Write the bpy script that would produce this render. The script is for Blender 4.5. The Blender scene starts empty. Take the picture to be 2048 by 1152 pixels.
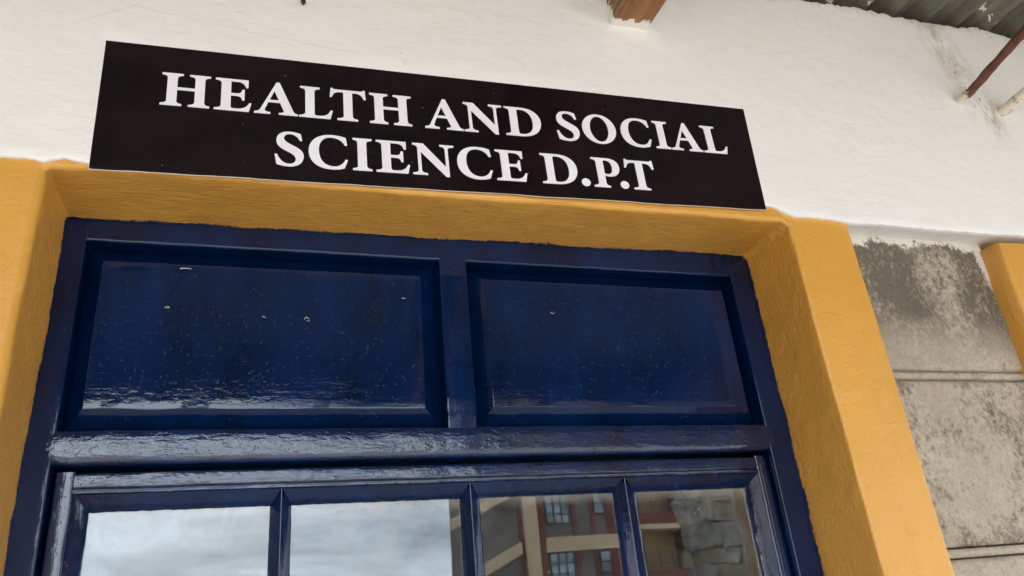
import bpy, bmesh, math, random
from mathutils import Vector, Matrix, noise, geometry

random.seed(7)
SC = bpy.context.scene
COL = SC.collection

# ------------------------------------------------------------------ camera
cam_data = bpy.data.cameras.new('camera')
cam_data.sensor_width = 36.0
cam_data.lens = 27.31
cam_data.clip_start = 0.02
cam_data.clip_end = 3000.0
cam = bpy.data.objects.new('camera', cam_data)
COL.objects.link(cam)
R_ = Vector((0.95265388, -0.29051583, -0.0897281))
D_ = Vector((0.04433199, 0.42466222, -0.90426582))
F_ = Vector((0.30080767, 0.85747452, 0.41743526))
cam.matrix_world = Matrix(((R_.x, -D_.x, -F_.x, 0.0),
                           (R_.y, -D_.y, -F_.y, -0.853),
                           (R_.z, -D_.z, -F_.z, 1.85),
                           (0, 0, 0, 1)))
SC.camera = cam

# ------------------------------------------------------------------ sky, sun, exposure
SUN_DIR = Vector((-0.10, 0.22, 0.97)).normalized()       # towards the sun: high, behind the building
SUN_EL = math.asin(SUN_DIR.z)
SUN_ROT = math.atan2(SUN_DIR.x, SUN_DIR.y)
world = bpy.data.worlds.new('World')
SC.world = world
world.use_nodes = True
wn, wl = world.node_tree.nodes, world.node_tree.links
wn.clear()
w_out = wn.new('ShaderNodeOutputWorld')
w_bg = wn.new('ShaderNodeBackground')
w_bg.inputs['Strength'].default_value = 0.15
sky = wn.new('ShaderNodeTexSky')
sky.sky_type = 'NISHITA'
sky.sun_disc = False
sky.sun_elevation = SUN_EL
sky.sun_rotation = SUN_ROT
sky.dust_density = 1.5
sky.air_density = 1.0
w_tc = wn.new('ShaderNodeTexCoord')
w_map = wn.new('ShaderNodeMapping')
w_map.inputs['Scale'].default_value = (1.0, 1.0, 2.6)
w_map.inputs['Location'].default_value = (3.1, 1.7, 0.4)
w_no = wn.new('ShaderNodeTexNoise')
w_no.inputs['Scale'].default_value = 2.4
w_no.inputs['Detail'].default_value = 7.0
w_no.inputs['Roughness'].default_value = 0.58
w_no.inputs['Distortion'].default_value = 0.5
w_ra = wn.new('ShaderNodeValToRGB')
w_ra.color_ramp.elements[0].position = 0.33
w_ra.color_ramp.elements[0].color = (0, 0, 0, 1)
w_ra.color_ramp.elements[1].position = 0.60
w_ra.color_ramp.elements[1].color = (1, 1, 1, 1)
w_mix = wn.new('ShaderNodeMix')
w_mix.data_type = 'RGBA'
w_mix.inputs['B'].default_value = (26.5, 29.0, 32.5, 1)      # lit cloud
wl.new(w_tc.outputs['Generated'], w_map.inputs['Vector'])
wl.new(w_map.outputs['Vector'], w_no.inputs['Vector'])
w_sep = wn.new('ShaderNodeSeparateXYZ')
wl.new(w_tc.outputs['Generated'], w_sep.inputs[0])
w_el = wn.new('ShaderNodeMapRange')                 # more cloud towards the horizon, blue gaps overhead
w_el.inputs['From Min'].default_value = 0.0
w_el.inputs['From Max'].default_value = 0.9
w_el.inputs['To Min'].default_value = 0.12
w_el.inputs['To Max'].default_value = -0.16
wl.new(w_sep.outputs['Z'], w_el.inputs['Value'])
w_add = wn.new('ShaderNodeMath')
w_add.operation = 'ADD'
wl.new(w_no.outputs['Fac'], w_add.inputs[0])
wl.new(w_el.outputs[0], w_add.inputs[1])
wl.new(w_add.outputs[0], w_ra.inputs['Fac'])
wl.new(w_ra.outputs['Color'], w_mix.inputs['Factor'])
wl.new(sky.outputs['Color'], w_mix.inputs['A'])
wl.new(w_mix.outputs['Result'], w_bg.inputs['Color'])
wl.new(w_bg.outputs['Background'], w_out.inputs['Surface'])

sun_data = bpy.data.lights.new('sun', 'SUN')
sun_data.energy = 5.0
sun_data.angle = math.radians(0.6)
sun_data.color = (1.0, 0.96, 0.90)
sun = bpy.data.objects.new('sun', sun_data)
sun.rotation_euler = SUN_DIR.to_track_quat('Z', 'Y').to_euler()
sun.location = SUN_DIR * 60
COL.objects.link(sun)

SC.view_settings.view_transform = 'Standard'
SC.view_settings.look = 'None'
SC.view_settings.gamma = 1.0
SC.view_settings.use_curve_mapping = False
SC.view_settings.exposure = 0.66
SC.render.engine = 'CYCLES'
SC.cycles.use_denoising = True
SC.cycles.max_bounces = 10
SC.cycles.diffuse_bounces = 6
SC.cycles.glossy_bounces = 5
SC.cycles.transparent_max_bounces = 12
SC.cycles.sample_clamp_indirect = 12.0

# ------------------------------------------------------------------ helpers
def link_mesh(name, verts, faces, mat, parent=None, smooth=False, origin=None):
    """One mesh object whose origin sits at the base of its own bounds."""
    if origin is None:
        xs = [v[0] for v in verts]; ys = [v[1] for v in verts]; zs = [v[2] for v in verts]
        origin = Vector(((min(xs)+max(xs))/2, (min(ys)+max(ys))/2, min(zs)))
    else:
        origin = Vector(origin)
    me = bpy.data.meshes.new(name)
    me.from_pydata([(v[0]-origin.x, v[1]-origin.y, v[2]-origin.z) for v in verts], [], faces)
    me.update()
    if smooth:
        me.polygons.foreach_set('use_smooth', [True]*len(me.polygons))
    if mat:
        me.materials.append(mat)
    o = bpy.data.objects.new(name, me)
    COL.objects.link(o)
    place(o, origin, parent)
    return o

WORLD_POS = {}
def place(o, origin, parent):
    WORLD_POS[o.name] = Vector(origin)
    if parent:
        o.parent = parent
        o.location = Vector(origin) - WORLD_POS[parent.name]
    else:
        o.location = origin

def empty(name, loc):
    o = bpy.data.objects.new(name, None)
    o.empty_display_size = 0.1
    COL.objects.link(o)
    place(o, Vector(loc), None)
    return o

def tag(o, label=None, cat=None, group=None, kind=None):
    if label: o['label'] = label
    if cat: o['category'] = cat
    if group: o['group'] = group
    if kind: o['kind'] = kind
    return o

def from_bm(name, bm, mat, parent=None, smooth=False, origin=None):
    bm.verts.ensure_lookup_table()
    bm.verts.index_update()
    vs = [v.co.copy() for v in bm.verts]
    fs = [[v.index for v in f.verts] for f in bm.faces]
    bm.free()
    return link_mesh(name, vs, fs, mat, parent, smooth, origin)

def bm_box(bm, x0, x1, y0, y1, z0, z1, bev=0.0, seg=2):
    ret = bmesh.ops.create_cube(bm, size=1.0)
    vs = ret['verts']
    for v in vs:
        v.co = Vector((x0+(v.co.x+.5)*(x1-x0), y0+(v.co.y+.5)*(y1-y0), z0+(v.co.z+.5)*(z1-z0)))
    if bev > 0:
        es = list({e for v in vs for e in v.link_edges})
        bmesh.ops.bevel(bm, geom=es, offset=bev, segments=seg, profile=0.5, affect='EDGES')

def box(name, x0, x1, y0, y1, z0, z1, mat, parent=None, bev=0.0, seg=2):
    bm = bmesh.new()
    bm_box(bm, x0, x1, y0, y1, z0, z1, bev, seg)
    return from_bm(name, bm, mat, parent, smooth=False)

def skew_box(name, x0f, x0b, x1, yb, yf, z0, z1, mat, parent=None):
    """Block whose left flank runs back at an angle (x0f at the front, x0b at the back)."""
    vs = [(x0b, yb, z0), (x1, yb, z0), (x1, yf, z0), (x0f, yf, z0), (x0b, yb, z1), (x1, yb, z1), (x1, yf, z1), (x0f, yf, z1)]
    fs = [(0, 3, 2, 1), (4, 5, 6, 7), (0, 1, 5, 4), (1, 2, 6, 5), (2, 3, 7, 6), (3, 0, 4, 7)]
    return link_mesh(name, vs, fs, mat, parent)

def shade_auto(o, ang=40):
    me = o.data
    me.polygons.foreach_set('use_smooth', [True]*len(me.polygons))
    bm = bmesh.new(); bm.from_mesh(me)
    for e in bm.edges:
        if len(e.link_faces) == 2 and e.calc_face_angle(0) > math.radians(ang):
            e.smooth = False
    bm.to_mesh(me); bm.free()
    md = o.modifiers.new('weighted_normals', 'WEIGHTED_NORMAL')
    md.mode = 'FACE_AREA'
    md.weight = 100
    md.keep_sharp = True
    return o

def nz(x, y, z, s):
    return noise.noise(Vector((x*s, y*s, z*s)))

def fb(x, y, z, s, o=4):
    return noise.fractal(Vector((x*s, y*s, z*s)), 1.0, 2.0, o)

def extrude_x(bm, prof, x0, x1, n=1, wob=0.0):
    """Closed (y,z) profile swept along x."""
    rings = []
    for i in range(n+1):
        x = x0 + (x1-x0)*i/n
        rings.append([bm.verts.new((x, y + wob*nz(x, 3.1, z, 60), z + wob*nz(x, 7.7, z, 45))) for y, z in prof])
    m = len(prof)
    for i in range(n):
        for j in range(m):
            bm.faces.new((rings[i][j], rings[i][(j+1) % m], rings[i+1][(j+1) % m], rings[i+1][j]))
    bm.faces.new(rings[0][::-1]); bm.faces.new(rings[-1])

def extrude_z(bm, prof, z0, z1, n=1, wob=0.0):
    rings = []
    for i in range(n+1):
        z = z0 + (z1-z0)*i/n
        rings.append([bm.verts.new((x + wob*nz(x, 9.3, z, 45), y + wob*nz(x, 1.7, z, 60), z)) for x, y in prof])
    m = len(prof)
    for i in range(n):
        for j in range(m):
            bm.faces.new((rings[i][j], rings[i][(j+1) % m], rings[i+1][(j+1) % m], rings[i+1][j]))
    bm.faces.new(rings[0][::-1]); bm.faces.new(rings[-1])

# ------------------------------------------------------------------ materials
class Mat:
    def __init__(self, name):
        self.m = bpy.data.materials.new(name)
        self.m.use_nodes = True
        self.nt = self.m.node_tree
        self.n, self.l = self.nt.nodes, self.nt.links
        self.n.clear()
        self.out = self.n.new('ShaderNodeOutputMaterial')
        self.b = self.n.new('ShaderNodeBsdfPrincipled')
        self.l.new(self.b.outputs[0], self.out.inputs['Surface'])
        self.geo = self.n.new('ShaderNodeNewGeometry')
        self.pos = self.geo.outputs['Position']
    def set(self, **k):
        for a, v in k.items():
            self.b.inputs[a.replace('_', ' ')].default_value = v
        return self
    def mapping(self, scale, loc=(0, 0, 0), rot=(0, 0, 0)):
        mp = self.n.new('ShaderNodeMapping')
        mp.inputs['Scale'].default_value = scale
        mp.inputs['Location'].default_value = loc
        mp.inputs['Rotation'].default_value = rot
        self.l.new(self.pos, mp.inputs['Vector'])
        return mp.outputs[0]
    def noise(self, scale=5, detail=4, rough=0.5, dist=0.0, vec=None, sc3=None, loc=(0, 0, 0), rot=(0, 0, 0)):
        t = self.n.new('ShaderNodeTexNoise')
        t.inputs['Scale'].default_value = scale
        t.inputs['Detail'].default_value = detail
        t.inputs['Roughness'].default_value = rough
        t.inputs['Distortion'].default_value = dist
        self.l.new(vec or self.mapping(sc3 or (1, 1, 1), loc, rot), t.inputs['Vector'])
        return t.outputs['Fac']
    def voro(self, scale, sc3=(1, 1, 1), feat='F1', rand=1.0, loc=(0, 0, 0)):
        t = self.n.new('ShaderNodeTexVoronoi')
        t.feature = feat
        t.inputs['Scale'].default_value = scale
        t.inputs['Randomness'].default_value = rand
        self.l.new(self.mapping(sc3, loc), t.inputs['Vector'])
        return t
    def ramp(self, src, p0, p1, c0=(0, 0, 0), c1=(1, 1, 1), interp='LINEAR'):
        r = self.n.new('ShaderNodeValToRGB')
        r.color_ramp.interpolation = interp
        r.color_ramp.elements[0].position = p0
        r.color_ramp.elements[1].position = p1
        r.color_ramp.elements[0].color = (*c0, 1)
        r.color_ramp.elements[1].color = (*c1, 1)
        self.l.new(src, r.inputs['Fac'])
        return r.outputs['Color']
    def mapr(self, src, a, b, c=0.0, d=1.0, smooth=False):
        r = self.n.new('ShaderNodeMapRange')
        if smooth: r.interpolation_type = 'SMOOTHSTEP'
        r.inputs['From Min'].default_value = a
        r.inputs['From Max'].default_value = b
        r.inputs['To Min'].default_value = c
        r.inputs['To Max'].default_value = d
        self.l.new(src, r.inputs['Value'])
        return r.outputs[0]
    def math(self, op, a, b=None, clamp=False):
        r = self.n.new('ShaderNodeMath')
        r.operation = op
        r.use_clamp = clamp
        for i, v in enumerate((a, b)):
            if v is None: continue
            if isinstance(v, (int, float)): r.inputs[i].default_value = v
            else: self.l.new(v, r.inputs[i])
        return r.outputs[0]
    def mix(self, fac, a, b):
        r = self.n.new('ShaderNodeMix')
        r.data_type = 'RGBA'
        for key, v in (('Factor', fac), ('A', a), ('B', b)):
            if isinstance(v, (int, float)): r.inputs[key].default_value = v
            elif isinstance(v, tuple): r.inputs[key].default_value = (*v, 1)
            else: self.l.new(v, r.inputs[key])
        return r.outputs['Result']
    def xyz(self):
        s = self.n.new('ShaderNodeSeparateXYZ')
        self.l.new(self.pos, s.inputs[0])
        return s.outputs
    def bump(self, h, strength=0.5, dist=0.001, prev=None):
        b = self.n.new('ShaderNodeBump')
        b.inputs['Strength'].default_value = strength
        b.inputs['Distance'].default_value = dist
        self.l.new(h, b.inputs['Height'])
        if prev: self.l.new(prev, b.inputs['Normal'])
        return b.outputs[0]
    def col(self, c):
        if isinstance(c, tuple): self.b.inputs['Base Color'].default_value = (*c, 1)
        else: self.l.new(c, self.b.inputs['Base Color'])
    def rgh(self, r):
        if isinstance(r, (int, float)): self.b.inputs['Roughness'].default_value = r
        else: self.l.new(r, self.b.inputs['Roughness'])
    def nrm(self, n):
        self.l.new(n, self.b.inputs['Normal'])

def mat_plain(name, c, rough=0.7, var=0.12, scale=3.0, bump=0.0):
    M = Mat(name)
    f = M.noise(scale, 5, 0.6)
    d = tuple(x*(1-var*1.6) for x in c); u = tuple(min(1, x*(1+var)) for x in c)
    M.col(M.mix(M.mapr(f, 0.3, 0.7), d, u))
    M.rgh(rough)
    if bump:
        M.nrm(M.bump(M.noise(scale*14, 4, 0.6), 0.6, bump))
    return M.m

def mat_white():
    M = Mat('white_wall_paint')
    big = M.noise(2.2, 4, 0.55)
    tint = M.mix(M.mapr(big, 0.35, 0.68), (0.79, 0.765, 0.725), (0.775, 0.775, 0.745))
    sm = M.noise(38, 5, 0.65, sc3=(0.7, 1, 1.2))
    tint = M.mix(M.mapr(sm, 0.56, 0.9, 0, 0.35), tint, (0.68, 0.64, 0.58))
    x, y, z = M.xyz()
    # dusty soot streaks round the iron rods, and grime under the roof edge
    dx = M.math('SUBTRACT', x, 1.262)
    run = M.math('ADD', dx, M.math('MULTIPLY', M.math('SUBTRACT', z, 2.71), 0.30))
    near = M.mapr(M.math('ABSOLUTE', run), 0.0, 0.060, 1, 0, True)
    zr = M.math('MULTIPLY', M.mapr(z, 2.60, 2.66, 0, 1, True), 1.0)
    gr = M.mapr(M.noise(26, 6, 0.7, 0.6, sc3=(1, 1, 0.45)), 0.42, 0.64)
    soot = M.math('MULTIPLY', M.math('MULTIPLY', near, zr), gr)
    tint = M.mix(M.math('MULTIPLY', soot, 0.95), tint, (0.40, 0.32, 0.20))
    sp = M.voro(95, (1, 1, 0.4), loc=(.3, .2, .1))
    dots = M.mapr(sp.outputs['Distance'], 0.10, 0.20, 1, 0)
    keep = M.mapr(M.noise(55, 2, 0.5, loc=(4, 4, 4)), 0.50, 0.56)
    dots = M.math('MULTIPLY', M.math('MULTIPLY', dots, keep), M.math('MULTIPLY', near, zr))
    tint = M.mix(M.math('MULTIPLY', dots, 0.85), tint, (0.06, 0.045, 0.03))
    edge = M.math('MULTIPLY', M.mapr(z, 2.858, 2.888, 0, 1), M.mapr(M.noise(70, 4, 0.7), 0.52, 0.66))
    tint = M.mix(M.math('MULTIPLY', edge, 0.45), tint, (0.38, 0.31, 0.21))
    vc = M.voro(2.6, (1, 1, 1), 'DISTANCE_TO_EDGE', loc=(0.4, 0.0, 0.9))
    crack = M.math('MULTIPLY', M.mapr(vc.outputs['Distance'], 0.0012, 0.0035, 1, 0), M.mapr(M.noise(4, 3, 0.6, loc=(3, 1, 7)), 0.52, 0.60))
    tint = M.mix(M.math('MULTIPLY', crack, 0.18), tint, (0.36, 0.32, 0.26))
    M.col(tint)
    M.rgh(0.42)
    brush = M.noise(95, 5, 0.6, 0.5, sc3=(0.38, 1, 1.0))
    trowel = M.noise(17, 4, 0.55, 0.8, sc3=(0.5, 1, 1.25), loc=(2, 0, 5))
    grit = M.voro(95, (1, 1, 1.25))
    pim = M.math('MULTIPLY', M.mapr(grit.outputs['Distance'], 0.05, 0.26, 1, 0, True), M.mapr(M.noise(20, 3, 0.6, loc=(9, 1, 2)), 0.56, 0.70))
    n1 = M.bump(trowel, 0.14, 0.008)
    n2 = M.bump(M.math('MULTIPLY', brush, M.mapr(M.noise(5, 3, 0.6, loc=(7, 2, 2)), 0.35, 0.65, 0.45, 1.25)), 0.34, 0.0028, n1)
    n3 = M.bump(pim, 0.5, 0.0014, n2)
    M.nrm(n3)
    return M.m

def mat_yellow(blue_edge=True):
    M = Mat('ochre_yellow_paint')
    big = M.noise(5, 4, 0.6)
    c = M.mix(M.mapr(big, 0.3, 0.7), (0.575, 0.282, 0.044), (0.635, 0.325, 0.060))
    fine = M.noise(120, 4, 0.65, sc3=(0.5, 1, 1))
    c = M.mix(M.mapr(fine, 0.58, 0.85, 0, 0.5), c, (0.50, 0.215, 0.026))
    x, y, z = M.xyz()
    rough = 0.36
    if blue_edge:
        rag = M.noise(140, 5, 0.72, 0.8)
        rag2 = M.noise(22, 3, 0.6, loc=(3, 3, 3))
        patchy = M.mapr(M.noise(9, 2, 0.5, loc=(6, 6, 6)), 0.42, 0.62, 0.15, 1.0)
        lim = M.math('ADD', M.math('MULTIPLY', M.math('MULTIPLY', M.math('SUBTRACT', rag, 0.5), patchy), 0.030), M.math('MULTIPLY', M.math('SUBTRACT', rag2, 0.5), 0.012))
        d = M.math('ADD', y, lim)
        blue = M.mapr(d, 0.1160, 0.1168)
        c = M.mix(blue, c, (0.004, 0.012, 0.055))
        chip = M.math('MULTIPLY', M.mapr(d, 0.1135, 0.1150), M.mapr(M.noise(150, 3, 0.6, loc=(8, 2, 1)), 0.66, 0.70))
        c = M.mix(M.math('MULTIPLY', chip, 0.8), c, (0.62, 0.50, 0.36))
    speck = M.voro(150, loc=(7, 7, 2))
    dk = M.math('MULTIPLY', M.mapr(speck.outputs['Distance'], 0.06, 0.12, 1, 0), M.mapr(M.noise(60, 2, 0.5, loc=(1, 6, 6)), 0.70, 0.73))
    c = M.mix(M.math('MULTIPLY', dk, 0.8), c, (0.09, 0.045, 0.012))
    grime = M.noise(13, 5, 0.7, 0.4, sc3=(1, 1, 0.35), loc=(3, 0, 0))
    c = M.mix(M.mapr(grime, 0.55, 0.8, 0, 0.30), c, (0.34, 0.165, 0.035))
    vc = M.voro(5.5, (1, 1, 0.6), 'DISTANCE_TO_EDGE', loc=(0.2, 0.5, 0.3))
    crack = M.math('MULTIPLY', M.mapr(vc.outputs['Distance'], 0.002, 0.006, 1, 0), M.mapr(M.noise(6, 3, 0.6, loc=(8, 1, 2)), 0.55, 0.62))
    c = M.mix(M.math('MULTIPLY', crack, 0.16), c, (0.22, 0.10, 0.02))
    M.col(c)
    M.rgh(rough)
    # brush strokes run along x on the lintel underside and along z on jambs and fronts
    st = M.noise(95, 5, 0.62, 1.6, sc3=(0.42, 1.1, 0.6))
    st2 = M.noise(26, 4, 0.6, 0.6, loc=(1, 2, 3))
    n1 = M.bump(st2, 0.16, 0.005)
    n2 = M.bump(M.math('MULTIPLY', st, M.mapr(y, 0.004, 0.02, 0.38, 1.0)), 0.75, 0.0032, n1)
    M.nrm(n2)
    return M.m

def mat_blue(name, axis, rel=1.0, ior=1.56):
    """Glossy dark blue enamel, brushed along axis 'x' or 'z'."""
    M = Mat(name)
    big = M.noise(7, 4, 0.6, sc3=(1.6, 1, 0.8))
    c = M.mix(M.mapr(big, 0.32, 0.70), (0.0005, 0.0060, 0.0255), (0.0009, 0.0135, 0.063))
    drip = M.noise(46, 3, 0.6, sc3=(1, 1, 0.12))
    c = M.mix(M.mapr(drip, 0.56, 0.85, 0, 0.55), c, (0.0022, 0.0200, 0.085))
    v = M.voro(330, loc=(.1, .4, .7))
    cl = M.mapr(M.noise(6, 4, 0.65, loc=(5, 5, 1)), 0.50, 0.72)
    keep = M.noise(400, 1, 0.5, loc=(2, 9, 4))
    dust = M.math('MULTIPLY', M.mapr(v.outputs['Distance'], 0.10, 0.22, 1, 0), M.mapr(M.math('ADD', keep, M.math('MULTIPLY', cl, 0.13)), 0.70, 0.73))
    c = M.mix(M.math('MULTIPLY', dust, 0.30), c, (0.30, 0.36, 0.42))
    M.col(c)
    M.set(IOR=ior)
    M.rgh(M.mapr(M.noise(30, 3, 0.5, loc=(2, 2, 8)), 0.3, 0.7, 0.03, 0.07))
    s3 = (0.13, 1, 1.0) if axis == 'x' else (1.0, 1, 0.13)
    brush = M.noise(120, 4, 0.6, 0.35, sc3=s3)
    peel = M.noise(160, 3, 0.6, 0.4, loc=(6, 1, 1), sc3=(0.5, 1, 1) if axis == 'x' else (1, 1, 0.5))
    sag = M.noise(24, 3, 0.55, 0.3, sc3=(0.4, 1, 1) if axis == 'x' else (1, 1, 0.4))
    v2 = M.voro(250, loc=(3, 1, 2))
    nib = M.math('MULTIPLY', M.mapr(v2.outputs['Distance'], 0.02, 0.26, 1, 0, True), M.mapr(M.noise(110, 2, 0.5, loc=(4, 8, 3)), 0.56, 0.64))
    patch = M.mapr(M.noise(8, 3, 0.6, loc=(1, 1, 9)), 0.36, 0.66, 0.25, 1.0)
    n1 = M.bump(sag, 0.16*rel, 0.0020)
    n2 = M.bump(M.math('MULTIPLY', brush, patch), 0.24*rel, 0.0009, n1)
    n3 = M.bump(peel, 0.20*rel, 0.0006, n2)
    n4 = M.bump(nib, 0.60, 0.00075, n3)
    M.nrm(n4)
    return M.m

def mat_stone(name, dirt):
    M = Mat(name)
    x, y, z = M.xyz()
    big = M.noise(9, 6, 0.65, 0.3)
    c = M.mix(M.mapr(big, 0.3, 0.72), (0.38, 0.318, 0.238), (0.52, 0.452, 0.350))
    grit = M.noise(190, 3, 0.65)
    c = M.mix(M.mapr(grit, 0.45, 0.8, 0, 0.6), c, (0.20, 0.168, 0.125))
    blot = M.noise(11, 7, 0.74, 0.25, sc3=(1.1, 1, 0.8), rot=(0, 0.4, 0), loc=(dirt, 0, dirt))
    fine = M.noise(130, 5, 0.78, 0.2, sc3=(1.0, 1, 0.75), rot=(0, 0.4, 0))
    m = M.math('ADD', M.math('MULTIPLY', blot, 0.56), M.math('MULTIPLY', fine, 0.44))
    lo = 0.545 - 0.16*dirt
    mask = M.mapr(m, lo, lo+0.15, 0, 1, True)
    if dirt > 0.9:   # lichen grows on the upper part of the top course, the foot is cleaner
        mask = M.math('MULTIPLY', mask, M.mapr(M.math('ADD', z, M.math('MULTIPLY', M.math('SUBTRACT', big, 0.5), 0.09)), 2.195, 2.285, 0.12, 1, True))
    c = M.mix(M.math('MULTIPLY', mask, 0.86), c, (0.082, 0.065, 0.046))
    spot = M.noise(38, 5, 0.8, 0.8, loc=(2, 7, 1), sc3=(1, 1, 0.6))
    c = M.mix(M.math('MULTIPLY', M.mapr(spot, 0.60, 0.70), 0.85 if dirt > 0.5 else 0.35), c, (0.032, 0.025, 0.018))
    if dirt > 0.9:   # white paint slopped on the block from the wall above and the window surround
        rag = M.noise(95, 5, 0.75, 0.6)
        rag2 = M.noise(17, 3, 0.6, loc=(2, 5, 5))
        e1 = M.math('ADD', z, M.math('ADD', M.math('MULTIPLY', M.math('SUBTRACT', rag, 0.5), 0.055), M.math('MULTIPLY', M.math('SUBTRACT', rag2, 0.5), 0.05)))
        w1 = M.mapr(e1, 2.396, 2.402)
        e2 = M.math('ADD', M.math('ADD', x, M.math('MULTIPLY', M.math('SUBTRACT', z, 2.40), 0.10)), M.math('ADD', M.math('MULTIPLY', M.math('SUBTRACT', rag, 0.5), 0.05), M.math('MULTIPLY', M.math('SUBTRACT', rag2, 0.5), 0.03)))
        w2 = M.mapr(e2, 1.158, 1.164)
        c = M.mix(M.math('MULTIPLY', M.math('MAXIMUM', w1, w2), 0.9), c, (0.74, 0.70, 0.63))
    M.col(c)
    M.rgh(0.85)
    n1 = M.bump(big, 0.5, 0.008)
    n2 = M.bump(M.noise(90, 6, 0.75, sc3=(1, 1, 0.6)), 0.9, 0.0045, n1)
    n3 = M.bump(mask, 0.35, 0.001, n2)
    M.nrm(n3)
    return M.m

def mat_sign():
    M = Mat('black_vinyl')
    c = M.mix(M.mapr(M.noise(14, 4, 0.6, sc3=(0.4, 1, 1.4)), 0.35, 0.7), (0.0032, 0.0018, 0.0032), (0.0105, 0.0042, 0.0062))
    v = M.voro(90, loc=(3, 3, 3))
    sp = M.math('MULTIPLY', M.mapr(v.outputs['Distance'], 0.05, 0.11, 1, 0), M.mapr(M.noise(60, 1, 0.5), 0.63, 0.67))
    c = M.mix(M.math('MULTIPLY', sp, 0.25), c, (0.4, 0.38, 0.4))
    M.set(IOR=1.42)
    M.col(c)
    M.rgh(M.mapr(M.noise(12, 3, 0.5, loc=(2, 2, 2)), 0.3, 0.7, 0.12, 0.2))
    n1 = M.bump(M.noise(40, 4, 0.6, 0.6, sc3=(0.35, 1, 1.1)), 0.16, 0.0018)
    n2 = M.bump(M.noise(30, 4, 0.65, 0.5, sc3=(0.12, 1, 1)), 0.14, 0.003, n1)
    M.nrm(n2)
    return M.m

def mat_glass():
    M = Mat('dusty_window_glass')
    n, l = M.n, M.l
    n.remove(M.b)
    tr = n.new('ShaderNodeBsdfTransparent')
    tr.inputs['Color'].default_value = (0.82, 0.86, 0.86, 1)
    gl = n.new('ShaderNodeBsdfGlossy')
    gl.inputs['Roughness'].default_value = 0.012
    gl.inputs['Color'].default_value = (0.96, 0.98, 1.0, 1)
    fr = n.new('ShaderNodeFresnel')
    fr.inputs['IOR'].default_value = 1.70
    wav = M.noise(9, 2, 0.5, 0.2)
    bmp = M.bump(wav, 0.03, 0.002)
    l.new(bmp, gl.inputs['Normal']); l.new(bmp, fr.inputs['Normal'])
    mx = n.new('ShaderNodeMixShader')
    l.new(fr.outputs[0], mx.inputs['Fac']); l.new(tr.outputs[0], mx.inputs[1]); l.new(gl.outputs[0], mx.inputs[2])
    df = n.new('ShaderNodeBsdfDiffuse')
    df.inputs['Color'].default_value = (0.62, 0.58, 0.52, 1)
    x, y, z = M.xyz()
    smear = M.noise(16, 6, 0.7, 0.9, sc3=(1, 1, 0.7))
    dirt = M.math('MULTIPLY', M.mapr(smear, 0.38, 0.70, 0.01, 0.20), M.mapr(x, 0.10, 0.34, 1.0, 0.08, True))
    top = M.mapr(M.math('ADD', z, M.math('MULTIPLY', M.math('SUBTRACT', smear, 0.5), 0.03)), 2.012, 2.030, 0, 0.14, True)
    v = M.voro(160, (1, 1, 0.5))
    sp = M.math('MULTIPLY', M.mapr(v.outputs['Distance'], 0.05, 0.13, 1, 0), M.mapr(M.noise(90, 1, 0.5), 0.62, 0.66))
    d = M.math('ADD', M.math('ADD', dirt, top), M.math('MULTIPLY', sp, 0.5), clamp=True)
    m2 = n.new('ShaderNodeMixShader')
    l.new(d, m2.inputs['Fac']); l.new(mx.outputs[0], m2.inputs[1]); l.new(df.outputs[0], m2.inputs[2])
    l.new(m2.outputs[0], M.out.inputs['Surface'])
    return M.m

def mat_roof():
    M = Mat('weathered_corrugated_iron')
    x, y, z = M.xyz()
    st = M.noise(34, 5, 0.65, sc3=(1, 0.10, 1))
    c = M.mix(M.mapr(st, 0.3, 0.72), (0.080, 0.073, 0.055), (0.21, 0.198, 0.155))
    pit = M.noise(150, 4, 0.7, sc3=(1, 0.4, 1))
    c = M.mix(M.mapr(pit, 0.60, 0.72, 0, 0.75), c, (0.075, 0.066, 0.048))
    # whitewash slopped on the iron where it meets the wall, and thin scratches
    spl = M.noise(24, 3, 0.55, 0.5, loc=(5.2, 0.3, 0))
    w = M.math('MULTIPLY', M.mapr(spl, 0.615, 0.63), M.mapr(y, -0.14, -0.03, 0, 1))
    w = M.math('GREATER_THAN', w, 0.45)
    c = M.mix(w, c, (0.70, 0.66, 0.57))
    M.col(c)
    M.set(Metallic=0.25)
    M.rgh(0.5)
    M.nrm(M.bump(pit, 0.3, 0.0006))
    return M.m

def mat_timber():
    M = Mat('rafter_timber')
    x, y, z = M.xyz()
    g = M.noise(60, 5, 0.65, 0.5, sc3=(1, 0.06, 1))
    c = M.mix(M.mapr(g, 0.3, 0.72), (0.14, 0.056, 0.019), (0.36, 0.165, 0.058))
    rag = M.noise(60, 5, 0.75, 0.7, sc3=(1, 0.5, 1))
    rag2 = M.noise(19, 3, 0.6, loc=(1, 4, 2))
    e = M.math('ADD', y, M.math('ADD', M.math('MULTIPLY', M.math('SUBTRACT', rag, 0.5), 0.035), M.math('MULTIPLY', M.math('SUBTRACT', rag2, 0.5), 0.055)))
    w = M.mapr(e, -0.026, -0.022)
    strip = M.math('MULTIPLY', M.mapr(x, 0.512, 0.5115), M.mapr(rag, 0.45, 0.55))
    c = M.mix(M.math('MULTIPLY', strip, 0.8), c, (0.20, 0.16, 0.11))
    c = M.mix(w, c, (0.78, 0.73, 0.64))
    M.col(c)
    M.rgh(0.7)
    M.nrm(M.bump(g, 0.4, 0.0015))
    return M.m

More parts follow.
